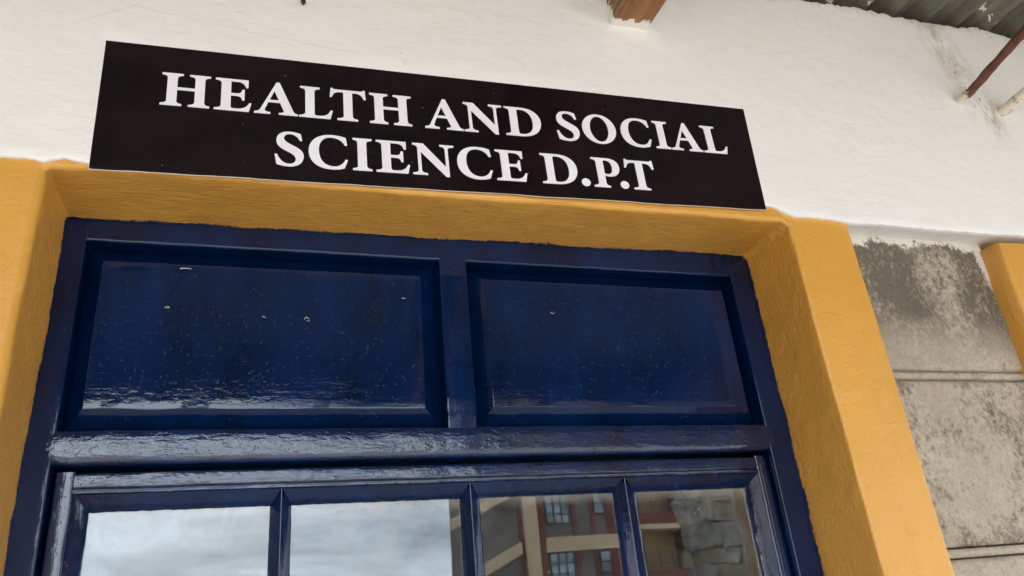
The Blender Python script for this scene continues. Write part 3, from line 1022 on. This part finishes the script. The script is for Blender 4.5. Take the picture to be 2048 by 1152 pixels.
for k, r in enumerate(ridges):
    bm = bmesh.new()
    bevel_strip(bm, (r-0.0007, YR, RB), (r-0.0007, YR, RZ), (panes[k][1], GY, PZ0), (panes[k][1], GY, PZ1), 20+k)
    bevel_strip(bm, (r+0.0007, YR, RZ), (r+0.0007, YR, RB), (panes[k+1][0], GY, PZ1), (panes[k+1][0], GY, PZ0), 30+k)
    v = [bm.verts.new((r-0.0007, YR, RB)), bm.verts.new((r, YR-0.0003, RB)), bm.verts.new((r+0.0007, YR, RB)),
         bm.verts.new((r+0.0007, YR, RZ)), bm.verts.new((r, YR-0.0003, RZ)), bm.verts.new((r-0.0007, YR, RZ))]
    bm.faces.new((v[0], v[1], v[4], v[5])); bm.faces.new((v[1], v[2], v[3], v[4]))
    bmesh.ops.remove_doubles(bm, verts=bm.verts, dist=0.00005)
    shade_auto(from_bm('glazing_bar', bm, BLUE_Z, leaf), 55)
for k, (a, b) in enumerate(panes):
    box('glass_pane', a-0.006, b+0.006, GY+0.0004, GY+0.0034, PZ0-0.006, PZ1+0.006, GLASS, leaf)

# plain blue window frame in the neighbouring surround (mostly out of the picture)
bm = bmesh.new()
for (a, b, c, d) in ((1.27, 1.33, 0.96, 2.30), (2.16, 2.22, 0.96, 2.30), (1.33, 2.16, 2.235, 2.30), (1.33, 2.16, 0.96, 1.02), (1.725, 1.765, 1.02, 2.235)):
    bm_box(bm, a, b, 0.113, 0.17, c, d, 0.002, 2)
wf = shade_auto(from_bm('window_frame', bm, BLUE_Z, bld))
box('glass_pane', 1.325, 1.73, 0.140, 0.143, 1.015, 2.24, GLASS, wf)
box('glass_pane', 1.76, 2.165, 0.140, 0.143, 1.015, 2.24, GLASS, wf)

# ------------------------------------------------------------------ the sign
SC0 = Vector((-0.2054, 2.5825)); SC1 = Vector((0.7255, 2.6065)); SC2 = Vector((0.7186, 2.4155)); SC3 = Vector((-0.2016, 2.3928))
def arris_y(x, z):
    zs = z_soffit(x); r = 0.0065
    d = zs + r - z
    y = 0.0024
    if d > 0:
        d = min(d, r*1.1)*0.30
        y += r - math.sqrt(r*r-d*d)
    return y
NXS, NZS = 180, 60
verts, faces = [], []
def sign_pt(u, v):
    p = (SC3*(1-u)+SC2*u)*(1-v) + (SC0*(1-u)+SC1*u)*v
    return p
for i in range(NXS+1):
    for j in range(NZS+1):
        u = i/NXS
        v = (j/NZS)
        v = v**1.5 if True else v
        p = sign_pt(u, v)
        if j == 0:
            p = p + Vector((0, 0.0010*fb(p.x, 3, 0, 12, 3)))
        base = arris_y(p.x, p.y)
        lift = 0.0050 + 0.0003*fb(p.x, 0, p.y, 9, 3)
        # wrinkled lip where the vinyl is pressed over the rounded lintel edge
        lip = max(0.0, 1-v/0.10)*max(0.0, 1-u/0.62)
        lift += -0.0010*lip + 0.0005*lip*fb(p.x*0.6, 1, p.y*2.2, 45, 3)
        verts.append((p.x, base-lift, p.y))
R = NZS+1
for i in range(NXS):
    for j in range(NZS):
        a = i*R+j
        faces.append((a, a+R, a+R+1, a+1))
sign = link_mesh('door_sign', verts, faces, SIGN, None, smooth=True)
tag(sign, 'long black vinyl sign with white serif lettering stuck above the blue door', 'sign')
# pale backing that shows as a thin line at the cut edges
ring = [i*R for i in range(NXS+1)] + [NXS*R+j for j in range(1, R)] + [i*R+R-1 for i in range(NXS-1, -1, -1)] + [j for j in range(R-2, 0, -1)]
cx = sum(verts[k][0] for k in ring)/len(ring); cz = sum(verts[k][2] for k in ring)/len(ring)
bv, bf = [], []
for k in ring:
    x, y, z = verts[k]
    ex, ez = (0.0004 if x > 0.70 else (-0.0004 if x < -0.19 else 0)), (0.0004 if z > cz else -0.0004)
    bv.append((x, y+0.0003, z)); bv.append((x+ex, y+0.0006, z+ez)); bv.append((x+ex, y+0.0010, z+ez))
n = len(ring)
for k in range(n):
    a, b = 3*k, 3*((k+1) % n)
    bf.append((a, b, b+1, a+1)); bf.append((a+1, b+1, b+2, a+2))
link_mesh('sign_backing', bv, bf, SIGN_EDGE, sign)

# ---- lettering: glyph outlines in millimetres (cap height 50)
def curve_pts(spec):
    out = []
    cur = None
    for s in spec:
        if len(s) == 2:
            cur = s; out.append(s)
        else:
            (x1, y1, x2, y2, x3, y3) = s
            x0, y0 = cur
            for k in range(1, 11):
                t = k/10; m = 1-t
                out.append((m**3*x0+3*m*m*t*x1+3*m*t*t*x2+t**3*x3, m**3*y0+3*m*m*t*y1+3*m*t*t*y2+t**3*y3))
            cur = (x3, y3)
    return out
def ellipse(cx, cy, rx, ry, rot=0.0, n=56, pw=2.0):
    pts = []
    for k in range(n):
        a = 2*math.pi*k/n
        c, s_ = math.cos(a), math.sin(a)
        ex = rx*math.copysign(abs(c)**(2/pw), c); ey = ry*math.copysign(abs(s_)**(2/pw), s_)
        pts.append((cx+ex*math.cos(rot)-ey*math.sin(rot), cy+ex*math.sin(rot)+ey*math.cos(rot)))
    return pts
def stem_top(l, r, a, b):     # from right side of stem up, across the top serif, to left side of stem
    return [(r, 42), (r, 45.5, r+1.8, 46.7, b, 47.2), (b, 50), (a, 50), (a, 47.2), (l-1.8, 46.7, l, 45.5, l, 42)]
def stem_bot(l, r, a, b):     # from left side of stem down, across the foot serif, to right side
    return [(l, 8), (l, 4.5, l-1.8, 3.3, a, 2.8), (a, 0), (b, 0), (b, 2.8), (r+1.8, 3.3, r, 4.5, r, 8)]
GL = {}
GL['I'] = [stem_bot(6.6, 18.2, 0, 24.8) + stem_top(6.6, 18.2, 0.6, 25.4)]
GL['H'] = [stem_bot(7, 18.7, 0, 24.6) + [(18.7, 24.5), (39.4, 24.5)] + stem_bot(39.4, 51.0, 32.3, 57.1) + stem_top(39.4, 51.0, 32.6, 57.4) + [(39.4, 28.6), (18.7, 28.6)] + stem_top(7, 18.7, 0.5, 25.2)]
GL['E'] = [[(0, 0), (41.6, 0), (44.7, 13.8), (42, 13.8), (38.5, 5.5, 33, 3.8, 27, 3.8), (24, 3.8), (20.5, 3.8, 19.6, 4.5, 19.6, 8), (19.6, 23.6), (27, 23.6), (31, 23.6, 32.6, 21.5, 33.2, 17.4),
            (36.1, 17.4), (36.1, 34.4), (33.2, 34.4), (32.6, 30, 31, 27.7, 27, 27.7), (19.6, 27.7), (19.6, 46.3), (27, 46.3), (33, 46.3, 36, 44, 37.6, 37.7), (40.4, 37.7), (40.6, 50), (0.8, 50), (0.8, 47.2),
            (5.5, 46.7, 7.9, 45.5, 7.9, 42), (7.9, 8), (7.9, 4.5, 5.5, 3.3, 0, 2.8)]]
GL['L'] = [[(0, 0), (40, 0), (43.3, 14), (40.6, 14), (37, 5.5, 32, 3.8, 26, 3.8), (24, 3.8), (20.6, 3.8, 19.8, 5, 19.8, 8), (19.8, 42), (19.8, 45.5, 21.5, 46.7, 26.6, 47.2), (26.6, 50), (1.3, 50), (1.3, 47.2),
            (6, 46.7, 8, 45.5, 8, 42), (8, 8), (8, 4.5, 5, 3.3, 0, 2.8)]]
GL['T'] = [[(9.7, 0), (36.6, 0), (36.6, 2.8), (31.5, 3.3, 29.8, 4.5, 29.8, 8), (29.8, 46), (34, 46), (40, 46, 42.6, 43.5, 44.8, 36.8), (47.8, 36.8), (46.8, 52), (44.6, 52), (44, 50.6, 42.5, 50, 40, 50), (8, 50),
            (5.5, 50, 4, 50.6, 3.6, 52), (1.6, 52), (0, 36.8), (2.8, 36.8), (5, 43.5, 7.6, 46, 13.6, 46), (18, 46), (18, 8), (18, 4.5, 15.5, 3.3, 9.7, 2.8)]]
GL['A'] = [[(0, 0), (19.9, 0), (19.9, 2.8), (14.6, 3.2, 12.0, 4.4, 13.0, 7.6), (17.1, 18.7), (31.7, 18.7), (36.1, 7.0), (37, 4.2, 35.6, 3.2, 30.4, 2.8), (30.4, 0), (54.1, 0), (54.1, 2.8), (50.5, 3.2, 49.3, 4.5, 48, 7.5),
            (30.9, 51.3), (26.8, 51.3), (7.8, 8), (6.3, 4.5, 4.5, 3.2, 0, 2.8)],
           [(18.8, 22.6), (30.2, 22.6), (24.6, 37.2)]]
GL['N'] = [[(0, 0), (19.7, 0), (19.7, 2.8), (14, 3.2, 12, 4.5, 12, 8), (12, 36.5), (44.7, -0.8), (49.4, -0.8), (49.4, 42), (49.4, 45.5, 51.5, 46.7, 57.8, 47.2), (57.8, 50), (38.3, 50), (38.3, 47.2), (43, 46.7, 45.2, 45.5, 45.2, 42),
            (45.2, 14.5), (15.7, 50), (1, 50), (1, 47.2), (5, 46.7, 7.6, 45, 7.6, 42), (7.6, 8), (7.6, 4.5, 5, 3.2, 0, 2.8)]]
GL['D'] = [[(0, 0), (24, 0), (42, 0, 55, 10, 55, 26), (55, 41, 43, 50, 26, 50), (0.8, 50), (0.8, 47.2), (5.5, 46.7, 7.8, 45.5, 7.8, 42), (7.8, 8), (7.8, 4.5, 5, 3.2, 0, 2.8)],
           [(19.5, 8), (19.5, 4.5, 20.5, 3.6, 25, 3.6), (36, 3.6, 42.2, 11, 42.2, 24.5), (42.2, 38.5, 36, 46.4, 24.5, 46.4), (20.5, 46.4, 19.5, 45.8, 19.5, 43)]]
GL['P'] = [[(0, 0), (25.6, 0), (25.6, 2.8), (21, 3.2, 19.6, 4.5, 19.6, 8), (19.6, 20.4), (22, 19.4, 24.5, 19, 27, 19), (38, 19, 44.4, 25.5, 44.4, 34.6), (44.4, 44.5, 37.5, 50, 26, 50), (1.2, 50), (1.2, 47.2),
            (6, 46.7, 8, 45.5, 8, 42), (8, 8), (8, 4.5, 5, 3.2, 0, 2.8)],
           [(19.6, 24), (21, 23, 22.5, 22.6, 24, 22.6), (30, 22.6, 32.8, 27, 32.8, 34.5), (32.8, 42, 29.5, 46.4, 23.5, 46.4), (20.5, 46.4, 19.6, 45.6, 19.6, 43)]]
GL['S'] = [[(0, 16.2), (3, 16.4), (6, 7.5, 11, 2.6, 17.5, 2.6), (22.5, 2.6, 25.6, 5.8, 25.6, 10.2), (25.6, 15, 22, 17.8, 14.5, 21.8), (6.5, 26, 2, 30, 2, 37.2), (2, 45.8, 8, 51.4, 18, 51.4), (23.5, 51.4, 27.5, 50.6, 31.8, 48.8),
            (33.6, 38.6), (30.8, 38.2), (28.5, 44.5, 24, 47.8, 18.6, 47.8), (14, 47.8, 11.2, 45.2, 11.2, 41.4), (11.2, 37.2, 15, 34.4, 22.5, 30.4), (31, 26, 35.4, 22, 35.4, 15), (35.4, 5.5, 28.5, -1.2, 17, -1.2), (11, -1.2, 6.5, -0.2, 2.2, 1.6)]]
GL['C'] = [[(44.8, 1.6), (49.3, 14.2), (46.3, 15), (43, 7, 37.5, 3.2, 31, 3.2), (19, 3.2, 12.8, 12.5, 12.8, 27), (12.8, 39.5, 18.5, 47.6, 28.5, 47.6), (37, 47.6, 42.5, 43.5, 45.6, 36.6), (48.7, 36.8), (47, 48.6),
            (41, 50.6, 35, 51.4, 28.5, 51.4), (11, 51.4, 0, 40, 0, 25), (0, 9, 11, -1.3, 29, -1.3), (35, -1.3, 40, -0.3, 44.8, 1.6)]]
GL['O'] = ['E', (27.15, 25, 27.15, 26.4, 0.0), (27.15, 25, 14.7, 22.6, 0.0)]
GL['.'] = ['E', (6.7, 6.2, 6.7, 6.5, 0.0)]
LINE1 = [('H', 0), ('E', 62.5), ('A', 110.6), ('L', 166), ('T', 205.3), ('H', 257.5), ('A', 332.5), ('N', 388.1), ('D', 448.8), ('S', 527.2), ('O', 568.5), ('C', 631.1), ('I', 686.5), ('A', 712.8), ('L', 769.2)]
LINE2 = [('S', 0), ('C', 41.4), ('I', 96.6), ('E', 126.7), ('N', 174.9), ('C', 236.3), ('E', 290.7), ('D', 356.9), ('.', 416.1), ('P', 435.0), ('.', 476.8), ('T', 488.2)]
ANG = math.radians(1.40)
CA, SA = math.cos(ANG), math.sin(ANG)
def build_letter(ch, ox, O, lift=0.0058):
    spec = GL[ch]
    if spec[0] == 'E':
        loops = [ellipse(*p) for p in spec[1:]]
    else:
        loops = [curve_pts(s) for s in spec]
    clean = []
    for lp in loops:
        c = []
        for p in lp:
            if not c or math.hypot(p[0]-c[-1][0], p[1]-c[-1][1]) > 1e-3: c.append(p)
        if math.hypot(c[0][0]-c[-1][0], c[0][1]-c[-1][1]) < 1e-3: c.pop()
        clean.append(c)
    tris = geometry.tessellate_polygon([[Vector((p[0], p[1], 0)) for p in c] for c in clean])
    flat = [p for c in clean for p in c]
    vs = []
    for (lx, ly) in flat:
        mx, my = (lx+ox)*0.001, ly*0.001
        X = O[0]+mx*CA-my*SA; Z = O[1]+mx*SA+my*CA
        vs.append((X, 0.0024-lift, Z))
    fs = []
    for t in tris:
        a, b, c = [Vector((vs[i][0], vs[i][2], 0)) for i in t]
        cr = (b-a).cross(c-a).z
        fs.append(tuple(t) if cr > 0 else tuple(t[::-1]))
    nb = len(vs)
    vs += [(x, y+0.0012, z) for x, y, z in vs]
    k0 = 0
    for c in clean:
        for k in range(len(c)):
            a = k0+k; b = k0+(k+1) % len(c)
            fs.append((a, a+nb, b+nb, b))
        k0 += len(c)
    return link_mesh('letter', vs, fs, LETTER, sign)
for ch, ox in LINE1:
    build_letter(ch, ox, (-0.1359, 2.4926))
for ch, ox in LINE2:
    build_letter(ch, ox, (0.0023, 2.4192))

# ------------------------------------------------------------------ iron rods, nail
def rod(name, pts, r, mat, seed):
    """Rough bar through the given points, with knots and a plaster collar at the wall."""
    bm = bmesh.new()
    P = [Vector(p) for p in pts]
    dense = []
    for a, b in zip(P, P[1:]):
        m = max(2, int((b-a).length/0.006))
        for k in range(m):
            dense.append(a.lerp(b, k/m))
    dense.append(P[-1])
    prev = None
    for i, c in enumerate(dense):
        t = (dense[min(i+1, len(dense)-1)]-dense[max(i-1, 0)]).normalized()
        u = t.cross(Vector((0, 0, 1))).normalized(); v = u.cross(t)
        ring = []
        for k in range(12):
            a = 2*math.pi*k/12
            rr = r*(1+0.16*nz(math.cos(a)+seed, math.sin(a), i*0.25, 1.3)+0.10*nz(i*0.13, seed, k*0.1, 2))
            ring.append(bm.verts.new(c+u*rr*math.cos(a)+v*rr*math.sin(a)))
        if prev:
            for k in range(12):
                bm.faces.new((prev[k], prev[(k+1) % 12], ring[(k+1) % 12], ring[k]))
        else:
            bm.faces.new(ring[::-1])
        prev = ring
    bm.faces.new(prev)
    bmesh.ops.recalc_face_normals(bm, faces=bm.faces)
    return from_bm(name, bm, mat, None, smooth=True, origin=pts[0])
def collar(parent, c, r, mat):
    bm = bmesh.new()
    prev = None
    for j in range(7):
        a = math.pi/2*j/6
        ring = []
        for k in range(24):
            b = 2*math.pi*k/24
            rr = r*math.cos(a)*(1+0.30*nz(math.cos(b)*0.8, math.sin(b)*0.8, j*0.2+c[0]*9, 1.0))+0.0006
            ring.append(bm.verts.new((c[0]+rr*math.cos(b), 0.004-r*0.62*math.sin(a)*(1+0.3*nz(b, j, c[0], 1)), c[2]+rr*math.sin(b))))
        if prev:
            for k in range(24):
                bm.faces.new((prev[k], prev[(k+1) % 24], ring[(k+1) % 24], ring[k]))
        prev = ring
    bm.faces.new(prev)
    bmesh.ops.recalc_face_normals(bm, faces=bm.faces)
    return from_bm('plaster_collar', bm, mat, parent, smooth=True)
r1 = rod('iron_rod', [(1.207, 0.03, 2.690), (1.212, -0.03, 2.694), (1.218, -0.20, 2.735), (1.226, -0.42, 2.79), (1.23, -0.60, 2.835), (1.232, -0.68, 2.86)], 0.0080, RUST, 1.0)
tag(r1, 'rusty brown iron rod sticking out of the white wall below the roof edge', 'rod')
collar(r1, (1.210, 0, 2.691), 0.0125, WHITE)
r2 = rod('iron_rod', [(1.307, 0.03, 2.679), (1.312, -0.02, 2.682), (1.325, -0.12, 2.700), (1.34, -0.30, 2.73)], 0.0100, ROD_WHITE, 4.0)
tag(r2, 'short whitewashed rod end in the wall at the right edge below the rusty rod', 'rod')
collar(r2, (1.310, 0, 2.681), 0.0135, WHITE)

bm = bmesh.new()
prev = None
for i, (d, r) in enumerate(((0.02, 0.0015), (0.0, 0.0016), (-0.006, 0.0018), (-0.0075, 0.0034), (-0.0095, 0.0034), (-0.0102, 0.0022))):
    ring = [bm.verts.new((0.031+r*math.cos(2*math.pi*k/12), d, 2.690+1.15*r*math.sin(2*math.pi*k/12))) for k in range(12)]
    if prev:
        for k in range(12):
            bm.faces.new((prev[k], prev[(k+1) % 12], ring[(k+1) % 12], ring[k]))
    prev = ring
bm.faces.new(prev)
bmesh.ops.recalc_face_normals(bm, faces=bm.faces)
nl = from_bm('nail', bm, NAILM, None, smooth=True)
tag(nl, 'small black nail head in the white wall above the sign', 'nail')

# ------------------------------------------------------------------ across the yard (seen mirrored in the door glass)
AY = -34.85
apt = empty('apartment_building', (15.0, AY-4, -0.18))
tag(apt, 'beige and maroon apartment block mirrored in the right panes of the door', 'building')
DEP = 8.0
TOPZ = 14.4
skew_box('wall', 8.47, 10.6, 17.75, AY-DEP, AY, -0.18, TOPZ, A_GREY, apt)
box('wall', 17.75, 24.5, AY-DEP, AY-1.1, -0.18, TOPZ, A_OCHRE, apt)
skew_box('parapet', 8.42, 10.7, 24.6, AY-DEP-0.1, AY+0.25, TOPZ, TOPZ+0.5, A_BEIGE, apt)
box('maroon_stripe', 11.80, 11.998, AY-0.2, AY+0.10, -0.18, TOPZ, A_MAROON, apt)
box('column', 12.0, 12.65, AY-0.2, AY+0.32, -0.18, TOPZ, A_BEIGE, apt)
box('maroon_stripe', 12.652, 13.02, AY-0.2, AY+0.10, -0.18, TOPZ, A_MAROON, apt)
box('column', 20.42, 20.95, AY-1.3, AY+0.1, -0.18, TOPZ, A_MAROON, apt)
def far_window(x0, x1, z0, z1, y, cols, rows):
    bm = bmesh.new()
    t = 0.05
    bm_box(bm, x0, x1, y-0.05, y+0.05, z1-t, z1); bm_box(bm, x0, x1, y-0.05, y+0.05, z0, z0+t)
    for c in range(cols+1):
        cx_ = x0+(x1-x0-t)*c/cols
        bm_box(bm, cx_, cx_+t, y-0.049, y+0.049, z0+t, z1-t)
    for r in range(1, rows):
        cz_ = z0+(z1-z0)*r/rows
        bm_box(bm, x0+t, x1-t, y-0.03, y+0.03, cz_-t/2, cz_+t/2)
    f = from_bm('window', bm, A_DARK, apt)
    box('pane', x0+0.02, x1-0.02, y-0.02, y-0.01, z0+0.02, z1-0.02, A_GLASS, f)
for k in range(-2, 4):
    dz = 2.70*k
    if 5.69+dz < 0: continue
    box('floor_band', 13.022, 16.80, AY-0.1, AY+0.16, 5.69+dz, 6.34+dz, A_BEIGE, apt)
    if 6.9+dz < TOPZ:
        far_window(13.15, 14.38, max(0, 4.25+dz), 5.66+dz, AY+0.06, 3, 3)
        box('maroon_stripe', 14.48, 14.67, AY-0.1, AY+0.07, max(-0.1, 3.65+dz), 5.688+dz, A_MAROON, apt)
        box('maroon_stripe', 15.45, 15.66, AY-0.1, AY+0.07, max(-0.1, 3.65+dz), 5.688+dz, A_MAROON, apt)
        box('maroon_stripe', 16.28, 16.75, AY-0.1, AY+0.07, max(-0.1, 3.65+dz), 5.688+dz, A_MAROON, apt)
        far_window(15.68, 16.26, max(0, 4.62+dz), 5.64+dz, AY+0.05, 1, 2)
        far_window(17.88, 18.66, max(0, 3.70+dz), 5.88+dz, AY-1.06, 2, 3)
    sl = box('balcony', 17.756, 20.41, AY-1.09, AY+0.55, 6.43+dz, 6.66+dz, A_BEIGE, apt)
    box('balcony_panel', 17.80, 20.10, AY+0.45, AY+0.54, 6.664+dz, 7.23+dz, A_MAROON, sl)
    bm = bmesh.new()
    for rz in (7.34, 7.52, 7.70, 7.88, 8.05):
        bm_box(bm, 17.85, 20.05, AY+0.47, AY+0.51, rz+dz-0.018, rz+dz+0.018)
    for px in (17.87, 18.6, 19.32, 20.02):
        bm_box(bm, px-0.025, px+0.025, AY+0.465, AY+0.515, 7.22+dz, 8.07+dz)
    from_bm('railing', bm, A_DARK, sl)
    # sloping stair beam on the grey end
    z0_, z1_ = 4.68+dz, 6.22+dz
    if z0_ > -0.2 and z1_ < TOPZ:
        vs = [(8.50, AY-0.1, z0_-0.52), (11.795, AY-0.1, z1_-0.52), (11.795, AY-0.1, z1_), (8.50, AY-0.1, z0_)]
        vs += [(x, AY+0.30, z) for x, y, z in vs]
        link_mesh('stair_beam', vs, [(3, 2, 1, 0), (4, 5, 6, 7), (0, 1, 5, 4), (1, 2, 6, 5), (2, 3, 7, 6), (3, 0, 4, 7)], A_BEIGE, apt)

# rubble stone wall nearer on the right, lengthened out of view to block sky
SY = -12.85
sw = skew_box('rubble_stone_wall', 8.02, 8.45, 18.0, SY-0.45, SY-0.06, -0.18, 6.6, RUBBLE_MORTAR)
tag(sw, 'tall grey rubble stone wall mirrored in the far right pane of the door', 'building')
proto = []
for k in range(6):
    bm = bmesh.new()
    bmesh.ops.create_cube(bm, size=1.0)
    bmesh.ops.bevel(bm, geom=list(bm.edges), offset=0.11, segments=1, affect='EDGES')
    for v in bm.verts:
        v.co += Vector((nz(v.co.x+k, v.co.y, v.co.z, 2.3), 0.6*nz(v.co.x, v.co.y+k, v.co.z, 2.7), nz(v.co.x, v.co.y, v.co.z+k, 2.1)))*0.20
    me = bpy.data.meshes.new('stone')
    bm.to_mesh(me); bm.free()
    me.materials.append(RUBBLE[k % 3])
    proto.append(me)
rs = random.Random(3)
z = -0.14
so = WORLD_POS[sw.name]
while z < 6.45:
    h = rs.uniform(0.26, 0.52)
    x = 7.98 + rs.uniform(-0.02, 0.02)
    while x < 10.8:
        wd = rs.uniform(0.22, 0.85)
        if x+wd > 10.9: wd = 10.9-x
        st = bpy.data.objects.new('stone', proto[rs.randrange(6)])
        COL.objects.link(st)
        st.parent = sw
        st.location = Vector((x+wd/2, SY-0.10+rs.uniform(-0.03, 0.04), z+h/2)) - so
        st.scale = (wd*rs.uniform(1.0, 1.18), 0.26*rs.uniform(0.8, 1.2), h*rs.uniform(1.0, 1.2))
        st.rotation_euler = (0, rs.uniform(-0.16, 0.16), rs.uniform(-0.05, 0.05))
        x += wd
    z += h
